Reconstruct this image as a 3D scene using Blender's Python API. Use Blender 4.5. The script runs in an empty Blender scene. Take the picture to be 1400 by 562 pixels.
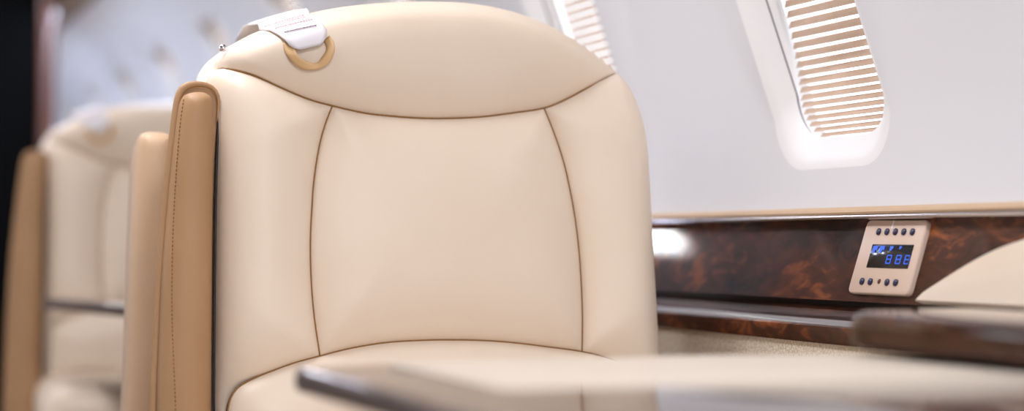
import bpy, bmesh, math, random
import numpy as np
from mathutils import Vector, Matrix
from mathutils.geometry import delaunay_2d_cdt
random.seed(4)
scn = bpy.context.scene
COL = scn.collection
# ------------------------------------------------------------------ camera model
F, EYE = 2528.0, 0.80
YAW, PITCH = math.atan(945 / F), math.atan(49 / F)
cam = bpy.data.cameras.new('camera')
cam.lens = 65.0; cam.sensor_width = 36.0
cam.clip_start = 0.02
camo = bpy.data.objects.new('camera', cam); COL.objects.link(camo)
camo.location = (0, 0, EYE)
camo.rotation_euler = (math.pi / 2 + PITCH, 0, -YAW)
cam.dof.use_dof = True
cam.dof.focus_distance = 2.06
cam.dof.aperture_fstop = 1.8
scn.camera = camo

def ray(px, py):
    x, y = (px - 700) / F, (281 - py) / F
    f = Vector((math.sin(YAW) * math.cos(PITCH), math.cos(YAW) * math.cos(PITCH), math.sin(PITCH)))
    r = Vector((math.cos(YAW), -math.sin(YAW), 0))
    u = Vector((-math.sin(YAW) * math.sin(PITCH), -math.cos(YAW) * math.sin(PITCH), math.cos(PITCH)))
    return f + r * x + u * y

# ------------------------------------------------------------------ materials
def mat(name, base, rough=.5, metal=0.0, coat=0.0, spec=.5, emit=None, estr=0.0):
    m = bpy.data.materials.new(name); m.use_nodes = True
    b = m.node_tree.nodes['Principled BSDF']
    b.inputs['Base Color'].default_value = (*base, 1)
    b.inputs['Roughness'].default_value = rough
    b.inputs['Metallic'].default_value = metal
    b.inputs['Coat Weight'].default_value = coat
    b.inputs['Coat Roughness'].default_value = .05
    b.inputs['Specular IOR Level'].default_value = spec
    if emit:
        b.inputs['Emission Color'].default_value = (*emit, 1)
        b.inputs['Emission Strength'].default_value = estr
    return m

def N(m, t, **kw):
    n = m.node_tree.nodes.new(t)
    for k, v in kw.items():
        if hasattr(n, k): setattr(n, k, v)
        else: n.inputs[k].default_value = v
    return n

def bsdf(m): return m.node_tree.nodes['Principled BSDF']
def link(m, a, b): m.node_tree.links.new(a, b)

def add_bump(m, scale, strength, dist=.001, kind='ShaderNodeTexNoise', detail=4):
    tc = N(m, 'ShaderNodeTexCoord')
    t = N(m, kind); t.inputs['Scale'].default_value = scale
    if 'Detail' in t.inputs: t.inputs['Detail'].default_value = detail
    b = N(m, 'ShaderNodeBump'); b.inputs['Strength'].default_value = strength; b.inputs['Distance'].default_value = dist
    link(m, tc.outputs['Object'], t.inputs['Vector'])
    link(m, t.outputs[0], b.inputs['Height']); link(m, b.outputs['Normal'], bsdf(m).inputs['Normal'])
    return m

def mottle(m, c1, c2, scale, detail=4, lo=.35, hi=.65, stretch=None):
    tc = N(m, 'ShaderNodeTexCoord'); t = N(m, 'ShaderNodeTexNoise')
    t.inputs['Scale'].default_value = scale; t.inputs['Detail'].default_value = detail
    src = tc.outputs['Object']
    if stretch:
        mp = N(m, 'ShaderNodeMapping'); mp.inputs['Scale'].default_value = stretch
        link(m, src, mp.inputs['Vector']); src = mp.outputs['Vector']
    r = N(m, 'ShaderNodeValToRGB')
    r.color_ramp.elements[0].position = lo; r.color_ramp.elements[0].color = (*c1, 1)
    r.color_ramp.elements[1].position = hi; r.color_ramp.elements[1].color = (*c2, 1)
    link(m, src, t.inputs['Vector']); link(m, t.outputs['Fac'], r.inputs['Fac'])
    link(m, r.outputs['Color'], bsdf(m).inputs['Base Color'])
    return m

M = {}
M['leather'] = add_bump(mat('cream leather', (.78, .64, .50), .42, spec=.4), 900, .12, .0006, 'ShaderNodeTexVoronoi')
mottle(M['leather'], (.775, .643, .512), (.795, .665, .538), 9)
M['tan_leather'] = add_bump(mat('tan leather', (.50, .33, .20), .55, spec=.35), 900, .12, .0006, 'ShaderNodeTexVoronoi')
mottle(M['tan_leather'], (.395, .228, .112), (.425, .248, .126), 9)
M['wing_leather'] = mottle(add_bump(mat('light tan leather', (.68, .48, .32), .42, spec=.4), 900, .12, .0006, 'ShaderNodeTexVoronoi'), (.56, .38, .245), (.59, .405, .265), 9)
M['inlay'] = add_bump(mat('pale table leather', (.66, .57, .475), .5, spec=.4), 900, .1, .0006, 'ShaderNodeTexVoronoi')
M['edge_wood'] = mottle(mat('dark brown edge wood', (.04, .014, .007), .35, coat=.15, spec=.1), (.03, .010, .005), (.075, .028, .012), 30, stretch=(1, 1, 6))
M['thread'] = mat('brown seam thread', (.27, .13, .035), .8)
M['dark_gap'] = mat('black gap shade', (.012, .011, .012), .5)  # flat black that paints the shade in narrow gaps
M['tag_white'] = add_bump(mat('white woven tag', (.76, .73, .76), .8), 1500, .25, .0004)
M['tag_tan'] = add_bump(mat('tan ribbon', (.72, .47, .24), .45), 1200, .2, .0004)
M['ink'] = mat('printed ink', (.30, .13, .12), .8)
M['ink_dark'] = mat('dark ink', (.10, .03, .06), .8)
M['chrome'] = mat('polished steel', (.75, .73, .76), .15, 1.0)
M['liner'] = add_bump(mat('white cabin liner', (.78, .79, .835), .55), 700, .12, .0006)
M['bezel'] = mat('white window bezel', (.90, .90, .92), .45)
M['shade'] = mottle(mat('beige pleated shade fabric', (.62, .45, .33), .8), (.58, .42, .31), (.68, .51, .40), 12)
M['gasket'] = mat('dark gasket', (.03, .02, .045), .5)
M['beige_trim'] = mat('beige leather trim', (.58, .40, .25), .5)
M['plate'] = mat('champagne plastic', (.66, .50, .40), .4)
M['button'] = mat('navy button', (.015, .015, .06), .35)
M['lcd'] = mat('black display glass', (.008, .010, .012), .12)
M['lcd_on'] = mat('lit blue segment', (.01, .05, .3), .4, emit=(.015, .11, .75), estr=1.0)
M['white_mark'] = mat('white mark', (.85, .82, .82), .5)
M['led_red'] = mat('dark red lens', (.10, .02, .012), .3)
M['black'] = mat('black lacquer', (.003, .003, .003), .6, spec=.02)
M['jamb_wood'] = mottle(mat('reddish brown wood', (.11, .03, .012), .3, coat=.4), (.08, .022, .01), (.15, .045, .02), 6, stretch=(8, 8, .6))
M['ceil'] = mat('ceiling liner', (.78, .77, .80), .6)
M['valance'] = mat('tan overhead panel', (.22, .15, .09), .6)
M['carpet'] = add_bump(mottle(mat('grey beige carpet', (.3, .25, .2), .95), (.22, .18, .14), (.36, .30, .24), 160), 500, .6, .003)
M['wall_carpet'] = add_bump(mottle(mat('beige looped carpet', (.5, .4, .28), .95), (.62, .51, .385), (.93, .84, .70), 300, 3), 420, .7, .003)
M['glass'] = mat('window glass', (1, 1, 1), .02)
_b = bsdf(M['glass']); _b.inputs['Transmission Weight'].default_value = 1.0; _b.inputs['IOR'].default_value = 1.02
M['lamp'] = mat('ceiling lamp diffuser', (.9, .9, .9), .5, emit=(1, .98, 1.0), estr=7.0)
M['base_metal'] = mat('grey metal', (.35, .33, .32), .35, .9)

def wood_mat(name, dark, mid, light, sc=1.0, rough=.4, coat=1.0, spec=.5):
    m = mat(name, mid, rough, coat=coat, spec=spec)
    bsdf(m).inputs['Coat Roughness'].default_value = .045
    tc = N(m, 'ShaderNodeTexCoord')
    n1 = N(m, 'ShaderNodeTexNoise'); n1.inputs['Scale'].default_value = 7 * sc; n1.inputs['Detail'].default_value = 5
    n1.inputs['Distortion'].default_value = 1.2
    n2 = N(m, 'ShaderNodeTexNoise'); n2.inputs['Scale'].default_value = 26 * sc; n2.inputs['Detail'].default_value = 8
    n2.inputs['Distortion'].default_value = 2.2
    mp = N(m, 'ShaderNodeMapping'); mp.inputs['Rotation'].default_value = (.7, .2, .3); mp.inputs['Scale'].default_value = (1, .55, 1.3)
    link(m, tc.outputs['Object'], mp.inputs['Vector'])
    link(m, mp.outputs['Vector'], n1.inputs['Vector']); link(m, mp.outputs['Vector'], n2.inputs['Vector'])
    mx = N(m, 'ShaderNodeMath', operation='MULTIPLY_ADD')
    mx.inputs[1].default_value = .55
    m2 = N(m, 'ShaderNodeMath', operation='MULTIPLY'); m2.inputs[1].default_value = .45
    link(m, n2.outputs['Fac'], m2.inputs[0])
    link(m, n1.outputs['Fac'], mx.inputs[0]); link(m, m2.outputs[0], mx.inputs[2])
    r = N(m, 'ShaderNodeValToRGB'); e = r.color_ramp.elements
    e[0].position = .36; e[0].color = (*dark, 1)
    e[1].position = .66; e[1].color = (*light, 1)
    k = e.new(.52); k.color = (*mid, 1)
    link(m, mx.outputs[0], r.inputs['Fac']); link(m, r.outputs['Color'], bsdf(m).inputs['Base Color'])
    return m
M['burl'] = wood_mat('dark burl wood', (.014, .0040, .0025), (.070, .019, .008), (.34, .098, .028), rough=.45, coat=.5, spec=.06)
M['lacquer'] = wood_mat('high gloss lacquered wood', (.012, .004, .0025), (.038, .012, .006), (.12, .038, .015), .7, rough=.45, coat=1.0, spec=.10)
bsdf(M['lacquer']).inputs['Coat IOR'].default_value = 4.0
M['table_wood'] = wood_mat('glossy brown wood', (.012, .004, .0025), (.038, .012, .006), (.12, .038, .015), .7, rough=.45, coat=1.0, spec=.02)

# ------------------------------------------------------------------ object helpers
def tag(o, label=None, cat=None, group=None, kind=None):
    if label: o['label'] = label
    if cat: o['category'] = cat
    if group: o['group'] = group
    if kind: o['kind'] = kind
    return o

def empty(name, loc=(0, 0, 0), rz=0, parent=None):
    o = bpy.data.objects.new(name, None); COL.objects.link(o)
    o.location = loc; o.rotation_euler = (0, 0, rz); o.empty_display_size = .05
    if parent: o.parent = parent
    return o

def mk(name, verts, faces, m, parent=None, smooth=True):
    me = bpy.data.meshes.new(name)
    me.from_pydata([tuple(v) for v in verts], [], [tuple(f) for f in faces]); me.validate()
    if smooth: me.polygons.foreach_set('use_smooth', [True] * len(me.polygons))
    me.materials.append(m)
    o = bpy.data.objects.new(name, me); COL.objects.link(o)
    if parent: o.parent = parent
    return o

class MB:
    def __init__(s): s.v = []; s.f = []
    def add(s, v, f):
        k = len(s.v); s.v += [Vector(a) for a in v]; s.f += [tuple(i + k for i in q) for q in f]; return s
    def tube(s, pts, r, seg=8, closed=False, caps=True):
        pts = [Vector(p) for p in pts]; n = len(pts); rings = []
        up = Vector((.13, .31, .94))
        for i, p in enumerate(pts):
            a = pts[(i - 1) % n] if (closed or i > 0) else p
            b = pts[(i + 1) % n] if (closed or i < n - 1) else p
            t = (b - a).normalized()
            if abs(t.dot(up)) > .95: up = Vector((.9, .3, .1))
            x = t.cross(up).normalized(); y = x.cross(t).normalized(); up = y
            rr = r[i] if isinstance(r, (list, tuple)) else r
            rings.append([p + (x * math.cos(q) + y * math.sin(q)) * rr for q in [2 * math.pi * k / seg for k in range(seg)]])
        v = [c for rg in rings for c in rg]; f = []
        for i in range(n if closed else n - 1):
            for k in range(seg):
                f.append((i * seg + k, ((i + 1) % n) * seg + k, ((i + 1) % n) * seg + (k + 1) % seg, i * seg + (k + 1) % seg))
        if caps and not closed:
            f.append(tuple(range(seg))[::-1]); f.append(tuple((n - 1) * seg + k for k in range(seg)))
        return s.add(v, f)
    def box(s, c, d, rot=None):
        v = [Vector((x * d[0] / 2, y * d[1] / 2, z * d[2] / 2)) for x in (-1, 1) for y in (-1, 1) for z in (-1, 1)]
        if rot: v = [rot @ q for q in v]
        v = [q + Vector(c) for q in v]
        return s.add(v, [(0, 1, 3, 2), (4, 6, 7, 5), (0, 4, 5, 1), (2, 3, 7, 6), (0, 2, 6, 4), (1, 5, 7, 3)])
    def loft(s, rings, closed=True, cap0=False, cap1=False):
        n = len(rings[0]); v = [c for r in rings for c in r]; f = []
        for i in range(len(rings) - 1):
            for k in range(n if closed else n - 1):
                f.append((i * n + k, i * n + (k + 1) % n, (i + 1) * n + (k + 1) % n, (i + 1) * n + k))
        if cap0: f.append(tuple(range(n))[::-1])
        if cap1: f.append(tuple((len(rings) - 1) * n + k for k in range(n)))
        return s.add(v, f)
    def build(s, name, m, parent=None, smooth=True, fix=True):
        o = mk(name, s.v, s.f, m, parent, smooth)
        if fix:
            bm = bmesh.new(); bm.from_mesh(o.data)
            bmesh.ops.recalc_face_normals(bm, faces=bm.faces); bm.to_mesh(o.data); bm.free()
        return o

def autosmooth(o, ang=40):
    me = o.data; bm = bmesh.new(); bm.from_mesh(me)
    for e in bm.edges:
        if len(e.link_faces) == 2 and e.calc_face_angle(0) > math.radians(ang): e.smooth = False
    bm.to_mesh(me); bm.free(); return o

def rbox(name, c, d, r, m, parent=None, seg=4, rot=None):
    bm = bmesh.new(); bmesh.ops.create_cube(bm, size=1)
    for v in bm.verts: v.co = Vector((v.co.x * d[0], v.co.y * d[1], v.co.z * d[2]))
    bmesh.ops.bevel(bm, geom=list(bm.edges), offset=r, segments=seg, profile=.5, affect='EDGES')
    for v in bm.verts:
        if rot: v.co = rot @ v.co
        v.co += Vector(c)
    me = bpy.data.meshes.new(name); bm.to_mesh(me); bm.free(); me.materials.append(m)
    me.polygons.foreach_set('use_smooth', [True] * len(me.polygons))
    o = bpy.data.objects.new(name, me); COL.objects.link(o)
    if parent: o.parent = parent
    return autosmooth(o, 50)

def spline(P, step, closed=False):
    """Catmull-Rom through 2-D points, resampled evenly."""
    P = [Vector((p[0], p[1])) for p in P]; n = len(P); out = []
    segs = n if closed else n - 1
    for i in range(segs):
        p1, p2 = P[i], P[(i + 1) % n]
        p0 = P[(i - 1) % n] if (closed or i > 0) else p1 * 2 - p2
        p3 = P[(i + 2) % n] if (closed or i + 2 < n) else p2 * 2 - p1
        for k in range(12):
            t = k / 12
            t01 = .5
            out.append(.5 * ((2 * p1) + (p2 - p0) * t + (2 * p0 - 5 * p1 + 4 * p2 - p3) * t * t + (3 * p1 - p0 - 3 * p2 + p3) * t ** 3))
    if not closed: out.append(P[-1])
    else: out.append(P[0])
    L = [0]
    for a, b in zip(out, out[1:]): L.append(L[-1] + (b - a).length)
    k = max(2, round(L[-1] / step)); res = []; j = 0
    for i in range(k + (0 if closed else 1)):
        s = L[-1] * i / k
        while j < len(L) - 2 and L[j + 1] < s: j += 1
        q = (s - L[j]) / max(1e-9, L[j + 1] - L[j])
        res.append(out[j].lerp(out[j + 1], q))
    return res

def segdist(P, poly, closed=False):
    """distance of points P (n,2) to a polyline"""
    A = np.array([tuple(p) for p in poly]); B = np.roll(A, -1, 0) if closed else A[1:]
    if not closed: A = A[:-1]
    d = np.full(len(P), 1e9)
    for a, b in zip(A, B):
        ab = b - a; l2 = max(1e-12, (ab ** 2).sum())
        t = np.clip(((P - a) @ ab) / l2, 0, 1)
        d = np.minimum(d, np.hypot(*(P - a - t[:, None] * ab).T))
    return d

def fill(loop, step, holes=(), insets=()):
    """triangulate a 2-D polygon with an even inner grid -> points (n,2), faces, number of boundary points"""
    loops = [list(loop)] + [list(h) for h in holes]
    pts = []; edges = []
    for lp in loops:
        k = len(pts); pts += [Vector(p) for p in lp]
        edges += [(k + i, k + (i + 1) % len(lp)) for i in range(len(lp))]
    A = np.array([tuple(p) for p in loops[0]])
    x0, y0 = A.min(0); x1, y1 = A.max(0)
    gx = np.arange(x0 + step / 2, x1, step); gy = np.arange(y0 + step / 2, y1, step)
    cand = []
    for j, yy in enumerate(gy):
        for xx in gx: cand.append((xx + (step / 2 if j % 2 else 0), yy))
    cand = np.array(cand)
    def inside(P, lp):
        Q = np.array([tuple(p) for p in lp]); r = np.zeros(len(P), bool)
        for a, b in zip(Q, np.roll(Q, -1, 0)):
            c = (a[1] > P[:, 1]) != (b[1] > P[:, 1])
            with np.errstate(divide='ignore', invalid='ignore'):
                xi = (b[0] - a[0]) * (P[:, 1] - a[1]) / (b[1] - a[1]) + a[0]
            r ^= c & (P[:, 0] < xi)
        return r
    ok = inside(cand, loops[0])
    for h in loops[1:]: ok &= ~inside(cand, h)
    cand = cand[ok]
    dist = np.full(len(cand), 1e9)
    for lp in loops: dist = np.minimum(dist, segdist(cand, lp, True))
    ring = []
    if insets:
        ar = 0
        for a, b in zip(A, np.roll(A, -1, 0)): ar += a[0] * b[1] - b[0] * a[1]
        sg = 1 if ar > 0 else -1
        lp = loops[0]; n = len(lp)
        for dd in insets:
            q = []
            for i in range(n):
                t = (Vector(lp[(i + 1) % n]) - Vector(lp[i - 1])).normalized()
                q.append((lp[i][0] - t.y * dd * sg, lp[i][1] + t.x * dd * sg))
            q = np.array(q)
            g = inside(q, lp) & (segdist(q, lp, True) > dd * .93)
            ring += [tuple(z) for z in q[g]]
        cand = cand[dist > max(insets) + step * .45]
    else:
        cand = cand[dist > step * .45]
    pts += [Vector(p) for p in ring] + [Vector(tuple(p)) for p in cand]
    vo, eo, fo, ov, oe, of = delaunay_2d_cdt(pts, edges, [], 2 if holes else 1, 1e-7)
    fo = [tuple(f) for f in fo]
    P = np.array([tuple(v) for v in vo])
    if holes:
        cen = np.array([P[list(f)].mean(0) for f in fo]); keep = inside(cen, loops[0])
        for h in loops[1:]: keep &= ~inside(cen, h)
        fo = [f for f, k in zip(fo, keep) if k]
    return P, fo

# ================================================================== THE CABIN SHELL
RAD, ZC, XW = .85, .86, 1.10
def wx(z):
    return XW - RAD + math.sqrt(RAD * RAD - (z - ZC) ** 2)
def on_wall(y, s, off=0.0, side=1):
    """s = arc length above z=ZC; off = outward"""
    a = s / RAD; r = RAD + off
    return Vector((side * (XW - RAD + r * math.cos(a)), y, ZC + r * math.sin(a)))
def arc(z): return RAD * math.asin((z - ZC) / RAD)
S0, S1 = arc(.838), arc(1.535)
Y0, Y1 = -1.2, 9.0

def rrect(cx, cy, w, h, r, n=8):
    out = []
    for (sx, sy, a0) in ((1, -1, -90), (1, 1, 0), (-1, 1, 90), (-1, -1, 180)):
        for k in range(n + 1):
            a = math.radians(a0 + 90 * k / n)
            out.append(Vector((cx + sx * (w / 2 - r) + r * math.cos(a), cy + sy * (h / 2 - r) + r * math.sin(a))))
    return out

WIN_Y = [1.88] + [2.545 + .745 * k for k in range(9)]
sb, st = arc(.921), arc(1.36)
IN_H, IN_W = st - sb, .204
WC = (sb + st) / 2
def inner(y): return rrect(y, WC, IN_W, IN_H, .055)
def outer(y, e=.014, eb=.022):
    return rrect(y, WC - (eb - e) / 2, IN_W + 2 * e, IN_H + e + eb, .062)

def wall_mesh(name, side, ys):
    loop = []
    n = 60
    loop += [Vector((Y0 + (Y1 - Y0) * k / n, S0)) for k in range(n)]
    loop += [Vector((Y1, S0 + (S1 - S0) * k / 16)) for k in range(16)]
    loop += [Vector((Y1 + (Y0 - Y1) * k / n, S1)) for k in range(n)]
    loop += [Vector((Y0, S1 + (S0 - S1) * k / 16)) for k in range(16)]
    P, fo = fill(loop, .035, [outer(y, .028, .036) for y in ys])
    return tag(mk(name, [on_wall(p[0], p[1], 0, side) for p in P], fo, M['liner']), kind='structure')

wr = wall_mesh('wall_right', 1, WIN_Y)
tag(wr, 'white curved cabin side wall with a row of windows', 'wall')
LEFT_Y = [2.615 + .735 * k for k in range(0, 8)]
wl = wall_mesh('wall_left', -1, LEFT_Y)
tag(wl, 'white curved side wall on the aisle side of the cabin', 'wall')

DEP = .018
for k, y in enumerate(WIN_Y):
    w = empty('window_%d' % (k + 1), on_wall(y, WC))
    where = ['above the control panel', 'behind the top of the near seat', 'hidden mostly by the near seat headrest', 'above the white headrest strap'][k] if k < 4 else None
    lab = ('rounded cabin window with beige slatted blind, ' + where) if where else \
        'blurred cabin window, number %d along the wall from the control panel' % (k + 1)
    tag(w, lab, 'window', 'windows along the side wall', 'structure')
    rel = lambda p: p - w.location
    # funnel-shaped bezel: a soft shoulder, then a sloping reveal
    o0, o1, o2, i0 = outer(y, .028, .036), outer(y, .020, .028), outer(y, .012, .020), inner(y)
    b = MB(); b.loft([[rel(on_wall(p.x, p.y, d)) for p in q] for q, d in ((o0, 0.0), (o1, .0007), (o2, .0040), (inner(y), DEP))])
    b.build('window_frame', M['bezel'], w)
    g = MB(); g.loft([[rel(on_wall(p.x, p.y, d)) for p in q] for q, d in ((i0, DEP), (rrect(y, WC, IN_W + .004, IN_H + .004, .055), DEP + .001), (rrect(y, WC, IN_W + .004, IN_H + .004, .055), DEP + .0035))])
    g.build('gasket', M['gasket'], w)
    g = MB(); g.loft([[rel(on_wall(p.x, p.y, d)) for p in rrect(y, WC, IN_W + .006, IN_H + .006, .056)] for d in (DEP + .003, DEP + .024)])
    g.build('reveal', M['bezel'], w)
    # slatted blind, slats closer together towards the sill
    s = MB(); sv = sb + .002
    while sv < st - .004:
        q = min(1, (sv - sb) / .12); pit = .0066 + .0060 * q
        hgt = pit * .70
        half = IN_W / 2 - .001
        # keep inside the rounded corners
        for e in (sb + .055 - sv, sv - (st - .055)):
            if e > 0: half = min(half, IN_W / 2 - .055 + math.sqrt(max(0, .055 ** 2 - e * e)) + .001)
        if half > .02:
            rr = []
            for yy in (y - half, y + half):
                rr.append([rel(on_wall(yy, sv, DEP + .0045)), rel(on_wall(yy, sv + hgt, DEP + .0085)),
                           rel(on_wall(yy, sv + hgt, DEP + .0092)), rel(on_wall(yy, sv, DEP + .0052))])
            s.loft(rr, True, True, True)
        sv += pit
    s.build('blind', M['shade'], w, smooth=False)
    pl = MB(); lp = rrect(y, WC, IN_W + .004, IN_H + .004, .055)
    pl.loft([[rel(on_wall(p.x, p.y, d)) for p in lp] for d in (DEP + .019, DEP + .021)], True, True, True)
    pl.build('pane', M['glass'], w, smooth=False)

# ceiling, overhead panels, floor, ends
def slab(name, c, d, m, label, cat, kind='structure'):
    return tag(MB().box(c, d).build(name, m, smooth=False), label, cat, kind=kind)
ZV = on_wall(0, S1)
slab('ceiling', (0, 3.9, 1.80), (1.5, 10.2, .02), M['ceil'], 'white flat ceiling of the cabin', 'ceiling')
for sd, nm in ((1, 'trim_1'), (-1, 'trim_2')):
    b = MB()
    prof = [(ZV.x + .012, ZV.z - .004), (ZV.x - .02, ZV.z + .0), (ZV.x - .10, ZV.z + .10), (ZV.x - .12, 1.80), (ZV.x + .012, 1.80)]
    b.loft([[Vector((sd * x, yy, z)) for x, z in prof] for yy in (Y0, Y1)], True, True, True)
    tag(b.build(nm, M['valance'], smooth=False), 'tan overhead panel along the top of the %s wall' % ('window' if sd > 0 else 'aisle side'), 'trim', kind='structure')
slab('added_panel', (-.37, 3.9, 1.785), (.50, 10.2, .012), M['valance'], 'unseen tan panel added under the ceiling to darken the burl reflection', 'trim')  # added out of view so the burl panel reflects less white
slab('floor', (0, 3.9, -.01), (2.3, 10.2, .02), M['carpet'], 'grey beige carpeted cabin floor', 'floor')
slab('wall_back', (0, Y1 + .01, .9), (2.3, .02, 1.82), M['liner'], 'white bulkhead at the far end of the cabin', 'wall')
slab('wall_front', (0, Y0 - .01, .9), (2.3, .02, 1.82), M['liner'], 'white bulkhead at the near end of the cabin', 'wall')

# side rail: leather bead, polished lip, burl panel, dark channel, lower ledge, carpeted wall below
def strip(name, prof, m, label, cat='trim', ya=Y0, yb=Y1, side=1, smooth=False, n=1):
    b = MB()
    b.loft([[Vector((side * x, ya + (yb - ya) * k / n, z)) for x, z in prof] for k in range(n + 1)], True, True, True)
    o = b.build(name, m, smooth=smooth)
    if smooth: autosmooth(o, 35)
    return tag(o, label, cat, kind='structure')
PT, PB = (1.108, .8245), (1.078, .733)     # top and bottom of the burl panel (x, z)
strip('trim_3', [(1.097, .839), (1.092, .836), (1.0905, .833), (1.092, .8305), (1.13, .8305), (1.13, .839)], M['beige_trim'], 'thin beige bead between the white wall and the burl wood')
strip('trim_4', [(1.13, .8303), (1.0935, .8303), (1.0908, .8295), (1.0900, .8278), (1.0908, .8255), (1.0935, .8243), (1.13, .8243)], M['chrome'], 'thin polished metal strip along the top of the burl panel', smooth=True)
strip('trim_5', [PT, PB, (1.13, .733), (1.13, .8245)], M['burl'], 'dark glossy burl wood side panel under the white wall')
strip('trim_6', [(1.098, .733), (1.098, .727), (1.13, .727), (1.13, .733)], M['dark_gap'], 'black shadow channel under the burl wood panel')  # black strip paints the shadow line below the panel
strip('trim_7', [(1.110, .727), (1.085, .7268), (1.068, .7245), (1.054, .7205), (1.043, .7155), (1.034, .710), (1.029, .705), (1.0265, .700), (1.0265, .694), (1.029, .690), (1.034, .689), (1.110, .689)], M['lacquer'], 'narrow glossy wooden ledge below the burl panel', smooth=True)
strip('trim_9', [(1.0265, .7085), (1.0245, .7070), (1.0240, .705), (1.0240, .691), (1.0255, .6885), (1.05, .6885), (1.05, .7085)], M['burl'], 'brown wooden front edge of the narrow ledge', smooth=True)
strip('wall_lower', [(1.030, .689), (1.030, 0), (1.13, 0), (1.13, .689)], M['wall_carpet'], 'beige carpeted lower side wall under the wooden ledge', 'wall')
strip('wall_lower_left', [(1.02, .84), (1.02, 0), (1.13, 0), (1.13, .84)], M['wall_carpet'], 'carpeted lower wall on the aisle side of the cabin', 'wall', side=-1)

# ================================================================== THE SEAT
SEAT_LOC = Vector((.652, 2.00, 0)); SEAT_RZ = math.radians(-4.0)
REC = math.tan(math.radians(8))
Minv = (Matrix.Translation(SEAT_LOC) @ Matrix.Rotation(SEAT_RZ, 4, 'Z')).inverted()
NRM = Vector((0, -math.cos(math.radians(8)), math.sin(math.radians(8))))   # faces the sitter
def uz(px, py, back=0.0):
    """where the line of sight through a pixel meets the (seat-local) backrest plane pushed back by `back`"""
    o = Minv @ Vector((0, 0, EYE)); d = Minv.to_3x3() @ ray(px, py)
    # plane: y - (z-.8)*REC = back
    t = (back + (o.z - .8) * REC - o.y) / (d.y - d.z * REC)
    p = o + d * t
    return Vector((p.x, p.z))
def L(u, z, h):
    """seat-local 3-D point: plane point plus h towards the sitter"""
    return Vector((u, (z - .8) * REC, z)) + NRM * h

DROP = .045
def px_line(pts, back=0.0): return [uz(x, y, back) for x, y in pts]
sm = .006
seam_head = px_line([(296, 87)], DROP) + px_line([(318, 89), (345, 100), (380, 117), (420, 134), (455, 144), (500, 154), (540, 158.5), (580, 161), (620, 161), (660, 159), (700, 154), (745, 147), (775, 135), (803, 120)]) + px_line([(842, 95)], DROP)
top_out = px_line([(296, 87), (299, 74), (312, 60), (344, 41), (380, 27), (420, 14), (470, 5), (530, 0), (590, -1), (640, 2), (690, 12), (740, 30), (790, 58), (825, 82), (842, 95)], DROP)
seam_l = px_line([(455, 144), (445, 170), (437, 200), (430, 245), (427, 285), (425, 330), (426, 380), (430, 430), (438, 486.5)])
seam_r = px_line([(745, 147), (760, 185), (772, 222), (781, 262), (788, 302), (793, 345), (796, 390), (797.5, 435), (797, 480.5)])
seam_low = px_line([(309, 660), (309, 600), (313, 555), (323, 533), (342, 520), (370, 508), (403, 496), (438, 486.5), (480, 476), (530, 468), (580, 465), (615, 464.5), (655, 465), (700, 468), (750, 474), (797, 480.5), (830, 489), (858, 502), (874, 522), (880, 550), (883, 600), (885, 660)])
out_l = px_line([(296, 87), (286, 100), (283, 118), (284, 150), (287, 220), (288, 320), (288, 420), (287, 520), (287, 600), (287, 660)], DROP)
out_r = px_line([(842, 95), (857, 117), (867, 142), (875, 170), (880, 205), (883, 250), (886, 310), (890, 380), (894, 450), (898, 520), (902, 590), (904, 660)], DROP)

def split_at(pts, p):
    i = min(range(len(pts)), key=lambda k: (pts[k] - p).length)
    return pts[:i + 1], pts[i:]
ST = .006
SH = spline(seam_head, ST); TO = spline(top_out, ST); SL = spline(seam_l, ST); SR = spline(seam_r, ST); SLO = spline(seam_low, ST)
OL = spline(out_l, ST); OR = spline(out_r, ST)
def snap(line, p):
    i = min(range(len(line)), key=lambda k: (line[k] - p).length); line[i] = p.copy(); return i
TO[0] = SH[0]; TO[-1] = SH[-1]; OL[0] = SH[0]; OR[0] = SH[-1]
a = snap(SH, SL[0]); b_ = snap(SH, SR[0]); c_ = snap(SLO, SL[-1]); d_ = snap(SLO, SR[-1])
ZB = min(SLO[0].y, OL[-1].y)
def loop_of(*parts):
    out = []
    for p in parts:
        for q in p:
            if not out or (out[-1] - q).length > 1e-5: out.append(q)
    if (out[0] - out[-1]).length < 1e-5: out.pop()
    return out
ZBOT = .545
def down(line): return [Vector((line.x, line.y + (ZBOT - line.y) * k / 6)) for k in range(7)]
loops = {
    'headrest': loop_of(SH, TO[::-1]),
    'center_panel': loop_of(SH[a:b_ + 1], SR, SLO[c_:d_ + 1][::-1], SL[::-1]),
    'left_bolster': loop_of(SH[:a + 1], SL, SLO[:c_ + 1][::-1], OL[::-1]),
    'right_bolster': loop_of(SH[b_:], OR, SLO[d_:][::-1], SR[::-1]),
    'lumbar_panel': loop_of(SLO),
}
SEAMS = {
    'headrest': [SH], 'center_panel': [SH, SL, SR, SLO], 'left_bolster': [SH, SL, SLO],
    'right_bolster': [SH, SR, SLO], 'lumbar_panel': [SLO],
}
PUFF = {'headrest': (.034, .046), 'center_panel': (.022, .028), 'left_bolster': (.019, .028), 'right_bolster': (.019, .028), 'lumbar_panel': (.024, .026)}
OUTERS = {'headrest': [TO], 'left_bolster': [OL], 'right_bolster': [OR]}
ROLL = {'headrest': .060, 'left_bolster': .066, 'right_bolster': .050}
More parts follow.
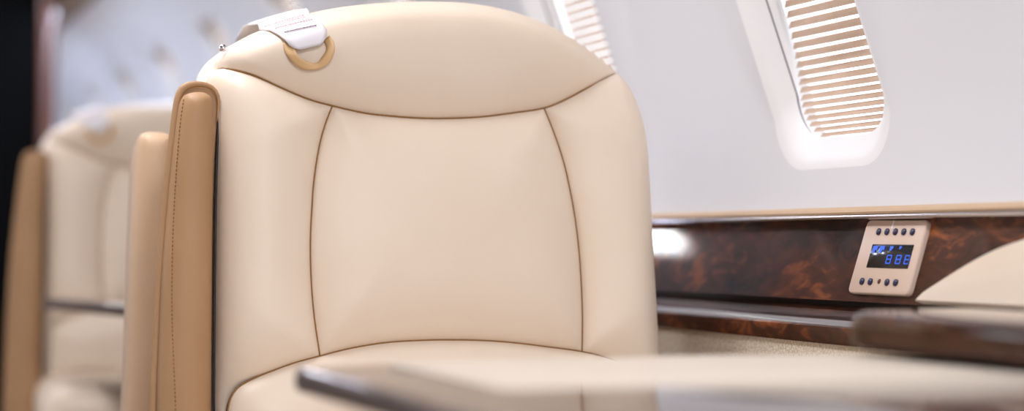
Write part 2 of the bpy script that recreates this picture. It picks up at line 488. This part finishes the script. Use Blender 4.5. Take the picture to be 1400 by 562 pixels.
def panel_h(name, P):
    ds = np.full(len(P), 1e9)
    for s_ in SEAMS[name]: ds = np.minimum(ds, segdist(P, s_))
    pf, w = PUFF[name]
    h = pf * (1 - np.exp(-ds / w)) - .0045 * np.exp(-ds / .0035)
    if name in OUTERS:
        do = np.full(len(P), 1e9)
        for s_ in OUTERS[name]: do = np.minimum(do, segdist(P, s_))
        R = ROLL[name]; q = np.clip(do / R, 0, 1)
        h = h * np.clip(do / .03, 0, 1) ** .5 - DROP * (1 - np.sqrt(1 - (1 - q) ** 2))
    return h

def pad(name, pts, back, roll, puff, thick, m, stitch=None, parent=None):
    lp = spline(px_line(pts, back + roll * .5), .006, True)
    P, fo = fill(lp, .0075, insets=(.0012, .003, .006, .0105))
    do = segdist(P, lp, True); q = np.clip(do / roll, 0, 1)
    h = -back - roll * (1 - np.sqrt(1 - (1 - q) ** 2)) + puff * (1 - np.exp(-do / .03))
    if stitch:
        sl = spline(px_line(stitch, back + .002), .006)
        h = h - .0022 * np.exp(-(segdist(P, sl) / .0028) ** 2)
    k = MB(); k.add([L(p[0], p[1], z) for p, z in zip(P, h)], fo)
    nn = len(lp); cx = sum((p for p in lp), Vector((0, 0))) / nn
    def ring(d):
        out = []
        for i in range(nn):
            t = (lp[(i + 1) % nn] - lp[i - 1]).normalized(); v = Vector((-t.y, t.x))
            if v.dot(lp[i] - cx) < 0: v = -v
            out.append(lp[i] + v * d)
        return out
    rr = [[L(p.x, p.y, z) for p in ring(d)] for d, z in ((-.0005, -back - roll), (0, -back - roll - .01), (0, -back - thick + .012), (-.004, -back - thick + .004), (-.012, -back - thick))]
    k.loft(rr, True, False, True)
    o = k.build(name, m, parent); autosmooth(o, 60)
    if stitch:
        tb = MB(); pts3 = []
        hh = lambda p: -back - .0012 - roll * (1 - math.sqrt(max(0, 1 - (1 - min(1, segdist(np.array([tuple(p)]), lp, True)[0] / roll)) ** 2))) + puff * (1 - math.exp(-segdist(np.array([tuple(p)]), lp, True)[0] / .03))
        sl = spline(px_line(stitch, back + .002), .0022)
        for i in range(0, len(sl) - 1, 2):
            tb.tube([L(sl[i].x, sl[i].y, hh(sl[i]) + .0003), L(sl[i + 1].x, sl[i + 1].y, hh(sl[i + 1]) + .0003)], .0006, 5)
        tb.build('stitching', M['thread'], o)
    return o, lp

MX = .5 * (uz(276, 330).x + uz(884, 330).x)
def make_seat():
    root = empty('cabin_seat', SEAT_LOC, SEAT_RZ)
    back = None
    # core of the backrest with its rounded side band
    ring = loop_of(OL[::-1], TO, OR)
    ring2 = [Vector(p) for p in ring]
    n = len(ring2)
    cen = Vector((sum(p.x for p in ring2) / n, .82))
    def off(d):
        out = []
        for i in range(n):
            p0, p1 = ring2[max(0, i - 1)], ring2[min(n - 1, i + 1)]
            t = (p1 - p0).normalized(); nn = Vector((-t.y, t.x))
            if nn.dot(ring2[i] - cen) < 0: nn = -nn
            out.append(ring2[i] + nn * d)
        return out
    m = MB()
    prof = [(-.0035, -DROP - .0015), (0, -DROP - .0004), (.0022, -DROP - .006), (.0035, -DROP - .014), (.005, -.075), (.009, -.100), (.012, -.130), (.012, -.155), (.009, -.172), (.001, -.184), (-.02, -.190)]
    m.loft([[L(p.x, p.y, h) for p in off(d)] for d, h in prof], False)
    last = len(m.v) - n
    m.f.append(tuple(range(last, last + n)))
    back = m.build('backrest', M['leather'], root); autosmooth(back, 60)
    for nm in loops:
        P, fo = fill(loops[nm], .0068, insets=(.0012, .003, .006, .0105))
        h = panel_h(nm, P)
        o = mk({'left_bolster': 'side_bolster', 'right_bolster': 'side_bolster'}.get(nm, nm), [L(p[0], p[1], k) for p, k in zip(P, h)], fo, M['leather'], root)
        bm = bmesh.new(); bm.from_mesh(o.data); bmesh.ops.recalc_face_normals(bm, faces=bm.faces)
        f0 = max(bm.faces, key=lambda f: f.calc_area())
        if f0.normal.dot(NRM) < 0: bmesh.ops.reverse_faces(bm, faces=bm.faces)
        bm.to_mesh(o.data); bm.free()
    # stitched seams
    for ln in (SH, SL, SR, SLO):
        A = np.array([tuple(p) for p in ln])
        hs = np.full(len(A), -.0036)
        if ln is SH:
            do = segdist(A, TO); qq = np.clip(do / ROLL['headrest'], 0, 1)
            hs = hs - DROP * (1 - np.sqrt(1 - (1 - qq) ** 2)) + .0005
        MB().tube([L(p[0], p[1], k) for p, k in zip(A, hs)], .0011, 6).build('seam', M['thread'], root)
    # upright armrest: shell, rolled welt, padded front
    shell_px = [(206, 780), (210, 560), (213, 480), (218, 380), (225, 293), (233, 213), (240, 155), (245, 128), (254, 116), (270, 112.5), (286, 115), (296, 123), (300, 138), (297, 165), (292, 250), (290, 400), (289, 560), (288, 780)]
    arm, lp = pad('armrest_shell', shell_px, .016, .004, 0, .055, M['tan_leather'], None, root)
    ip = [(shell_px[i][0], shell_px[i][1]) for i in range(0, 14)]
    wl_ = spline(px_line(ip, .006), .006)
    nw = len(wl_)
    MB().tube([L(p.x, p.y, -.011) for p in wl_], [.0042 * min(1, .12 + (nw - 1 - i) / 14) for i in range(nw)], 8).build('welt', M['tan_leather'], arm)
    pd, _ = pad('armrest', [(212, 780), (215, 560), (217, 480), (221.5, 380), (228, 293), (236, 213), (243, 155), (248, 134), (255, 127), (268, 124), (281, 125), (289.5, 131), (292.5, 147), (292, 250), (290, 400), (289, 560), (288, 780)], -.012, .020, .004, .05, M['tan_leather'],
                [(252, 135), (247, 170), (241, 240), (237, 310), (235, 380), (235, 440), (238, 520), (241, 600)], root)
    MB().tube([L(p.x, p.y, -.017) for p in spline(px_line([(299, 146), (295.5, 250), (293.5, 400), (292.5, 560), (292, 780)], .016), .02)], .0014, 6).build('gap_shade', M['dark_gap'], arm)  # black tube stands in for the shade between armrest and bolster
    # cushion and pedestal
    mx = MX
    rbox('seat_cushion', (mx, -.235, .475), (.53, .50, .15), .05, M['leather'], root, 6)
    rbox('seat_pan', (mx, -.05, .36), (.50, .62, .10), .02, M['base_metal'], root)
    rbox('pedestal', (mx, -.02, .17), (.30, .34, .32), .02, M['base_metal'], root)
    rbox('base_plate', (mx, -.02, .012), (.42, .46, .024), .008, M['base_metal'], root)
    return root

seat = make_seat()
tag(seat, 'cream leather cabin seat in sharp focus beside the burl wood panel', 'seat', 'cream leather cabin seats')


# the seat behind it faces the other way: its rear shell and wings stand just behind the near seat
def make_rear_facing():
    root = empty('cabin_seat', SEAT_LOC, SEAT_RZ)
    wing = [(156, 800), (164, 620), (169, 540), (174, 430), (178, 300), (182, 205), (186, 158), (191, 143), (200, 137.5), (212, 137), (226, 139), (238, 150), (240, 200), (239, 320), (236, 450), (232, 600), (228, 800)]
    w1, _ = pad('side_wing', wing, .265, .02, .003, .09, M['wing_leather'], None, root)
    wm = w1.copy(); wm.data = w1.data.copy(); COL.objects.link(wm)
    for v in wm.data.vertices: v.co.x = 2 * MX - v.co.x - .012
    wm.data.flip_normals()
    x0 = uz(215, 330, .27).x
    x1 = 2 * MX - x0 - .012
    rbox('backrest', ((x0 + x1) / 2,   .335, .68), (x1 - x0, .10, .50), .035, M['leather'], root, 5, rot=None)
    rbox('seat_cushion', (MX, .62, .475), (.50, .46, .15), .05, M['leather'], root, 6)
    rbox('seat_pan', (MX, .56, .36), (.46, .50, .10), .02, M['base_metal'], root)
    rbox('pedestal', (MX, .56, .17), (.28, .32, .32), .02, M['base_metal'], root)
    rbox('base_plate', (MX, .56, .012), (.38, .42, .024), .008, M['base_metal'], root)
    return root
seat3 = make_rear_facing()
tag(seat3, 'tan sided seat facing away, standing back to back behind the near seat', 'seat', 'cream leather cabin seats')

# ------------------------------------------------------------------ the tag draped over the headrest
def head_h(p):
    return float(panel_h('headrest', np.array([tuple(p)]))[0])
def make_tag():
    root = empty('headrest_strap', SEAT_LOC, SEAT_RZ)
    # cross rows from the lower front end up over the crest and down behind: (left pixel, right pixel)
    front = [((402, 77), (428, 72)), ((394, 74.5), (433, 67)), ((388, 70), (436.5, 61)), ((383, 63), (437.5, 52)), ((375, 52), (434, 43)), ((367, 43), (428, 32)), ((358, 34), (421, 22))]
    rows = []
    nx = 9
    for (a, b) in front:
        A = uz(*a, 0.012); B = uz(*b, 0.012); r = []
        for k in range(nx):
            p = A.lerp(B, k / (nx - 1))
            r.append(L(p.x, p.y, max(head_h(p), -DROP) + (.0075 if b[1] > 50 else .005)))
        rows.append(r)
    # over the crest, then down the back
    last = rows[-1]; prev = rows[-2]
    for (dz, db) in ((.0060, .008), (.0095, .020), (.0110, .040), (.014, .070), (.017, .10), (.018, .13), (.014, .16), (.008, .195), (-.02, .205)):
        rows.append([Vector((q.x, q.y + db, q.z + dz)) for q in last])
    v = []; f = []
    th = .0012
    nr = len(rows)
    for r in rows: v += r
    mb = MB(); mb.add(v, [(i * nx + k, i * nx + k + 1, (i + 1) * nx + k + 1, (i + 1) * nx + k) for i in range(nr - 1) for k in range(nx - 1)])
    o = mb.build('strap', M['tag_white'], root)
    sd = o.modifiers.new('thickness', 'SOLIDIFY'); sd.thickness = .0016; sd.offset = 0
    # printed lines on the front
    def patch(s, t):
        """s across 0..1, t along rows"""
        i = min(int(t), nr - 2); ft = t - i; x = s * (nx - 1); j = min(int(x), nx - 2); fx = x - j
        g = lambda ii, jj: rows[ii][jj]
        p = (g(i, j) * (1 - fx) + g(i, j + 1) * fx) * (1 - ft) + (g(i + 1, j) * (1 - fx) + g(i + 1, j + 1) * fx) * ft
        du = g(i, j + 1) - g(i, j); dv = g(i + 1, j) - g(i, j)
        nn = du.cross(dv).normalized()
        if nn.dot(NRM) < 0: nn = -nn
        return p + nn * .0018, du.normalized(), nn
    pr = MB(); pk = MB()
    rnd = random.Random(2)
    def line(mb, t, s0, s1, hgt, wmin, wmax, gap, tilt=0.0):
        s = s0
        while s < s1:
            w = rnd.uniform(wmin, wmax)
            p0, du, nn = patch(s, t + tilt * (s - s0)); p1, _, _ = patch(min(s + w, s1), t + tilt * (s + w - s0))
            up = nn.cross(du).normalized() * hgt
            mb.add([p0 - up, p1 - up, p1 + up, p0 + up], [(0, 1, 2, 3)])
            s += w + gap
    for t in (6.05, 5.80, 5.55, 5.18, 4.92): line(pr, t, .10, .88, .00075, .02, .055, .014)
    line(pk, 3.95, .14, .84, .0009, .03, .07, .008)
    pr.build('printing', M['ink'], o, fix=False); pk.build('printing', M['ink_dark'], o, fix=False)
    # ribbon loop hanging from the lower end
    path = [(391, 63), (392, 75), (398, 86), (408, 93.5), (420, 96.5), (432, 95), (440, 88), (445, 77), (444, 67), (440, 60)]
    P2 = spline([uz(x, y, .0) for x, y in path], .003)
    n = len(P2); rg = []
    for i, p in enumerate(P2):
        t = (P2[min(n - 1, i + 1)] - P2[max(0, i - 1)]).normalized(); nn = Vector((-t.y, t.x))
        f_ = i / (n - 1)
        wd = .0060 - .0024 * math.exp(-((f_ - .55) / .12) ** 2)
        tw = .9 * math.sin(f_ * math.pi * 1.6 + .2)
        bz = head_h(p)
        lift = (.0020 + .0060 * abs(math.sin(tw))) * min(1, .3 + 4 * min(f_, 1 - f_))
        c = L(p.x, p.y, bz + lift)
        side = (Vector((nn.x, nn.y * REC, nn.y)) * math.cos(tw) + NRM * math.sin(tw) * .8) * wd
        rg.append([c - side, c - side * .33, c + side * .33, c + side])
    rb = MB(); rb.loft(rg, False)
    lo = rb.build('ribbon_loop', M['tag_tan'], root)
    sd = lo.modifiers.new('thickness', 'SOLIDIFY'); sd.thickness = .0012; sd.offset = 0
    o0 = Minv @ Vector((0, 0, EYE))
    def at_y(px, py, yy):
        d = Minv.to_3x3() @ ray(px, py); t = (yy - o0.y) / d.y; return o0 + d * t
    c = at_y(305, 66, .062); sn = MB()
    sn.loft([[c + Vector((math.cos(a) * r, -y, math.sin(a) * r)) for a in [2 * math.pi * k / 14 for k in range(14)]] for r, y in ((.0045, 0), (.0042, .002), (.0025, .0032), (.0004, .0036))], True, True, True)
    sn.build('snap_button', M['chrome'], root)
    return root
strap = make_tag()
tag(strap, 'white printed strap with tan ribbon loop draped over the near headrest', 'strap', 'headrest straps')

def copy_tree(o, parent=None):
    c = o.copy(); COL.objects.link(c)
    if parent: c.parent = parent; c.matrix_parent_inverse = o.matrix_parent_inverse.copy()
    for ch in o.children: copy_tree(ch, c)
    return c
SHIFT = Vector((0, 1.66, 0))
seat2 = copy_tree(seat); seat2.location = SEAT_LOC + SHIFT
tag(seat2, 'blurred cream leather seat farther back, in front of the black partition', 'seat')
strap2 = copy_tree(strap); strap2.location = SEAT_LOC + SHIFT
tag(strap2, 'blurred white strap with tan loop on the headrest of the farther seat', 'strap')

# ================================================================== TABLES AND CONSOLE
def flat_top(name, poly, z, th, m, parent, r_edge=.006, band=None):
    pts = spline(poly, .012, True) if len(poly) > 40 else poly
    n = len(pts); cx = sum((p for p in pts), Vector((0, 0))) / n
    def ring(d):
        out = []
        for i in range(n):
            t = (pts[(i + 1) % n] - pts[i - 1]).normalized(); v = Vector((-t.y, t.x))
            if v.dot(pts[i] - cx) < 0: v = -v
            out.append(pts[i] + v * d)
        return out
    rr = []
    for k in range(5):
        a = math.pi / 2 * k / 4; rr.append((-r_edge + r_edge * math.sin(a), z - r_edge + r_edge * math.cos(a)))
    for k in range(5):
        a = math.pi / 2 * k / 4; rr.append((-r_edge + r_edge * math.cos(a), z - th + r_edge - r_edge * math.sin(a)))
    mb = MB(); mb.loft([[Vector((p.x, p.y, zz)) for p in ring(d)] for d, zz in rr], True, True, True)
    o = mb.build(name, m, parent); autosmooth(o, 30)
    if band:
        eb = MB(); eb.loft([[Vector((p.x, p.y, zz)) for p in ring(d)] for d, zz in ((-.001, z - band[0]), (.0012, z - band[0]), (.0012, z - band[1]), (-.001, z - band[1]))])
        autosmooth(eb.build('edge_band', M['edge_wood'], o), 40)
    return o

def rounded_poly(corners, radii, n=8):
    out = []; k = len(corners)
    for i in range(k):
        p = Vector(corners[i]); a = (Vector(corners[i - 1]) - p).normalized(); b = (Vector(corners[(i + 1) % k]) - p).normalized()
        ang = a.angle(b); d = radii[i] / math.tan(ang / 2); d = min(d, .45 * (Vector(corners[i - 1]) - p).length, .45 * (Vector(corners[(i + 1) % k]) - p).length)
        s, e = p + a * d, p + b * d
        for j in range(n + 1):
            t = j / n; out.append(s * (1 - t) ** 2 + p * 2 * t * (1 - t) + e * t * t)
    return out

TZ = .700
def table(loc, poly, radii, inlay, label):
    root = empty('folding_table', (loc[0], loc[1], 0))
    o = Vector((loc[0], loc[1]))
    pts = [p - o for p in rounded_poly(poly, radii)]
    top = flat_top('table_top', pts, TZ, .020, M['table_wood'], root, .004, (.0042, .0165))
    if inlay:
        flat_top('leather_inlay', [p - o for p in rounded_poly(*inlay)], TZ + .0014, .004, M['inlay'], top, .001)
    rbox('support_arm', (.06, 0, TZ - .040), (.34, .10, .040), .008, M['base_metal'], root)
    rbox('leg', (0, 0, .322), (.09, .12, .62), .015, M['base_metal'], root)
    rbox('foot_plate', (0, 0, .008), (.22, .26, .016), .005, M['base_metal'], root)
    return tag(root, label, 'table', 'glossy wooden folding tables')
table((.58, .98), [(.355, .45), (.90, .45), (.915, 1.40), (.72, 1.455), (.355, 1.455)], [.03, .03, .08, .15, .085],
      ([(.43, 1.17), (.89, 1.12), (.905, 1.385), (.72, 1.445), (.43, 1.445)], [.03, .01, .07, .15, .03]), 'glossy wooden table with cream leather band, blurred in front of the near seat')
table((.70, 3.07), [(.50, 2.70), (.99, 2.70), (.99, 3.38), (.362, 3.40)], [.05, .03, .03, .04], None, 'dark edged wooden table in front of the farther seat')

con = empty('side_console', (.92, .95, 0))
poly = [p - Vector((.92, .95)) for p in rounded_poly([(.838, .40), (.995, .40), (.995, 1.455), (.838, 1.425)], [.01, .01, .03, .05])]
flat_top('console_top', poly, .739, .0325, M['table_wood'], con, .011, (.0125, .0285))
rbox('cabinet', (.042, -.04, .353), (.066, .90, .70), .006, M['plate'], con)
tag(con, 'narrow wooden topped side console at the lower right, under the control panel', 'console')

# ================================================================== THINGS ON THE BURL PANEL
# panel plane: origin at panel bottom, axes: along +y and up the slope
UPV = Vector((PT[0] - PB[0], 0, PT[1] - PB[1])).normalized()
NIN = Vector((-UPV.z, 0, UPV.x))
def on_panel(px, py):
    d = ray(px, py); o = Vector((PB[0], 0, PB[1])); c = Vector((0, 0, EYE))
    t = (o - c).dot(NIN) / d.dot(NIN); p = c + d * t
    return Vector((p.y, (p - o).dot(UPV)))
def PP(y, s, h=0.0): return Vector((PB[0], y, PB[1])) + UPV * s + NIN * h
cs = [on_panel(*p) for p in ((1192, 303), (1275, 303), (1247, 406), (1164, 402))]
pc = sum(cs, Vector((0, 0))) / 4
pw = ((cs[0] - cs[1]).length + (cs[2] - cs[3]).length) / 2; ph = ((cs[0] - cs[3]).length + (cs[1] - cs[2]).length) / 2
print('panel', cs, pc, pw, ph)
cp = empty('control_panel', PP(pc.x, pc.y))
def R_(p): return p - cp.location
def plate(name, poly, h0, h1, m, parent, rd=.002):
    n = len(poly); cx = sum(poly, Vector((0, 0))) / n
    def ring(d): return [p + (cx - p).normalized() * d for p in poly]
    mb = MB(); mb.loft([[R_(PP(p.x, p.y, h)) for p in ring(d)] for d, h in ((0, h0), (0, h1 - rd), (rd * .3, h1 - rd * .35), (rd, h1))], True, True, True)
    return autosmooth(mb.build(name, m, parent), 40)
hw, hh = pw / 2, ph / 2
# local panel frame: a = 0..1 from viewer's left to right, b = 0..1 from top to bottom (bilinear over the plate corners)
def ab(a_, b_2):
    top = cs[0].lerp(cs[1], a_); bot = cs[3].lerp(cs[2], a_); return top.lerp(bot, b_2)
plate('face_plate', rounded_poly([ab(0, 0), ab(1, 0), ab(1, 1), ab(0, 1)], [.008] * 4), -.001, .006, M['plate'], cp)
def quad(a0, b0, a1, b1, r=.001): return rounded_poly([ab(a0, b0), ab(a1, b0), ab(a1, b1), ab(a0, b1)], [r] * 4, 3)
scr = plate('display', quad(.215, .335, .895, .655), .004, .0068, M['lcd'], cp, .0006)
seg = MB()
def pxm(a0, b0, a1, b1, h=.0072):
    seg.add([R_(PP(p.x, p.y, h)) for p in (ab(a0, b0), ab(a1, b0), ab(a1, b1), ab(a0, b1))], [(0, 1, 2, 3)])
for a0, sz in ((.285, 1), (.40, 1), (.555, .7), (.70, .45)):       # upper row of small marks
    pxm(a0 - .035 * sz, .36, a0 + .045 * sz, .36 + .055 * sz); pxm(a0 - .035 * sz, .36 + .055 * sz, a0 + .01, .36 + .09 * sz)
for a0 in (.56, .715, .855):                                         # lower row: three figures
    for (da, db, wa, hb) in ((-.04, 0, .015, .05), (.03, 0, .015, .05), (-.04, .055, .015, .05), (.03, .055, .015, .05), (-.035, -.008, .075, .014), (-.035, .045, .075, .014), (-.035, .10, .075, .014)):
        pxm(a0 + da, .485 + db, min(.89, a0 + da + wa), .485 + db + hb)
seg.build('digits', M['lcd_on'], scr, smooth=False)
def stud(name, a_, b__, r, h, m):
    c = ab(a_, b__); mb = MB()
    mb.loft([[R_(PP(c.x + math.cos(t) * q, c.y + math.sin(t) * q, z)) for t in [2 * math.pi * k / 14 for k in range(14)]] for q, z in ((r, .004), (r, h - .001), (r * .8, h - .0003), (r * .3, h))], True, True, True)
    return autosmooth(mb.build(name, m, cp), 40)
br = .0040
for k in range(5): stud('button', .262 + .139 * k, .165, br, .0085, M['button'])
for k in (0, 1, 3, 4): stud('button', .215 + .139 * k, .845, br, .0085, M['button'])
stud('indicator_light', .215 + .139 * 2, .835, br * .75, .0072, M['led_red'])
mk_ = MB(); mk_.add([R_(PP(p.x, p.y, .0064)) for p in (ab(.45, .01), ab(.475, .01), ab(.475, .12), ab(.45, .12))], [(0, 1, 2, 3)])
mk_.build('index_mark', M['white_mark'], cp, smooth=False)
tag(cp, 'champagne control panel with blue display and round navy buttons on burl wood', 'control panel')

# cream half-round pad on the burl panel
arcp = [on_panel(*p) for p in ((1265, 413), (1272, 406), (1295, 391), (1330, 369), (1365, 350), (1400, 336), (1450, 321), (1500, 312))]
ym = arcp[-1].x
poly = spline(arcp, .01) ; poly += [Vector((2 * ym - p.x, p.y)) for p in poly[::-1][1:]]
low = max(.0015, min(p.y for p in poly) - .006)
poly = poly + [Vector((2 * ym - arcp[0].x - .002, low)), Vector((arcp[0].x + .002, low))]
pad_o = empty('leather_pad', PP(ym, .03))
cp_keep = cp
def R_(p): return p - pad_o.location
o = plate('cushion', [Vector(p) for p in poly], -.001, .013, M['leather'], pad_o, .004)
tag(pad_o, 'cream leather half-round pad on the burl wood right of the control panel', 'pad')

# black partition far back by the wall
pt = empty('partition', (.555, 6.0, 0))
rbox('panel', (-.03, 0, .90), (.235, .05, 1.76), .006, M['black'], pt)
rbox('edge_post', (.113, 0, .90), (.050, .07, 1.76), .012, M['jamb_wood'], pt)
rbox('edge_post', (-.152, 0, .90), (.012, .06, 1.76), .004, M['base_metal'], pt)
tag(pt, 'tall black partition with reddish brown wooden edge at the far left', 'partition')

# ================================================================== LIGHT
w = bpy.data.worlds.new('sky'); scn.world = w; w.use_nodes = True
bg = w.node_tree.nodes['Background']; bg.inputs['Color'].default_value = (.93, .95, 1.0, 1); bg.inputs['Strength'].default_value = 2.2

def area(name, loc, size, power, color, rot):
    l = bpy.data.lights.new(name, 'AREA'); l.shape = 'RECTANGLE'; l.size, l.size_y = size; l.energy = power; l.color = color
    o = bpy.data.objects.new(name, l); COL.objects.link(o); o.location = loc; o.rotation_euler = rot; return o
# ceiling lamps: lit diffusers along the ceiling
def ceiling_light(x, y, wx_, ly, power, label, color, zc=1.79):
    lr = empty('ceiling_light', (x, y, zc))
    rbox('housing', (0, 0, -.004), (wx_ + .04, ly + .04, .012), .004, M['bezel'], lr)
    rbox('diffuser', (0, 0, -.013), (wx_, ly, .008), .003, M['lamp'], lr)
    tag(lr, label, 'ceiling light', 'ceiling lamps')
    if power: area('ceiling_lamp_light', (x, y, zc - .025), (wx_, ly), power, color, (0, 0, 0))
for k, (x, y, pw_, cl) in enumerate([(.40, .35, 18, (.93, .95, 1)), (.16, 2.2, 12, (.94, .95, 1)), (.16, 3.9, 2, (1, .94, .87)), (.16, 5.3, 9, (.62, .69, 1.0)), (.16, 6.7, 11, (.62, .69, 1.0))]):
    ceiling_light(x, y, .20, .80, pw_, 'long ceiling lamp along the middle of the ceiling, number %d from the near bulkhead' % (k + 1), cl)
ceiling_light(-.185, 5.82, .11, .36, 6, 'short bright ceiling lamp over the aisle side, far back', (.9, .95, 1), 1.778)
# added fill light behind the camera, brightens the seat front
area('fill_light', (.45, Y0 + .03, 1.15), (.9, 1.1), 14, (.95, .95, 1.0), (math.radians(90), 0, 0))
# lamps hidden above the overhead panel edge wash the far wall
area('cove_light', (ZV.x - .03, 6.4, 1.53), (.03, 5.0), 23, (.60, .74, 1.0), (0, math.radians(25), 0))
# daylight through the aisle-side windows
area('daylight', (-1.35, 3.9, 1.15), (.6, 3.0), 12, (.88, .91, 1.0), (0, math.radians(-90), 0))

vs = scn.view_settings
vs.view_transform = 'Standard'; vs.look = 'None'; vs.gamma = 1.0; vs.use_curve_mapping = False
vs.exposure = -0.11
scn.cycles.use_denoising = True
scn.cycles.max_bounces = 10
scn.cycles.diffuse_bounces = 5
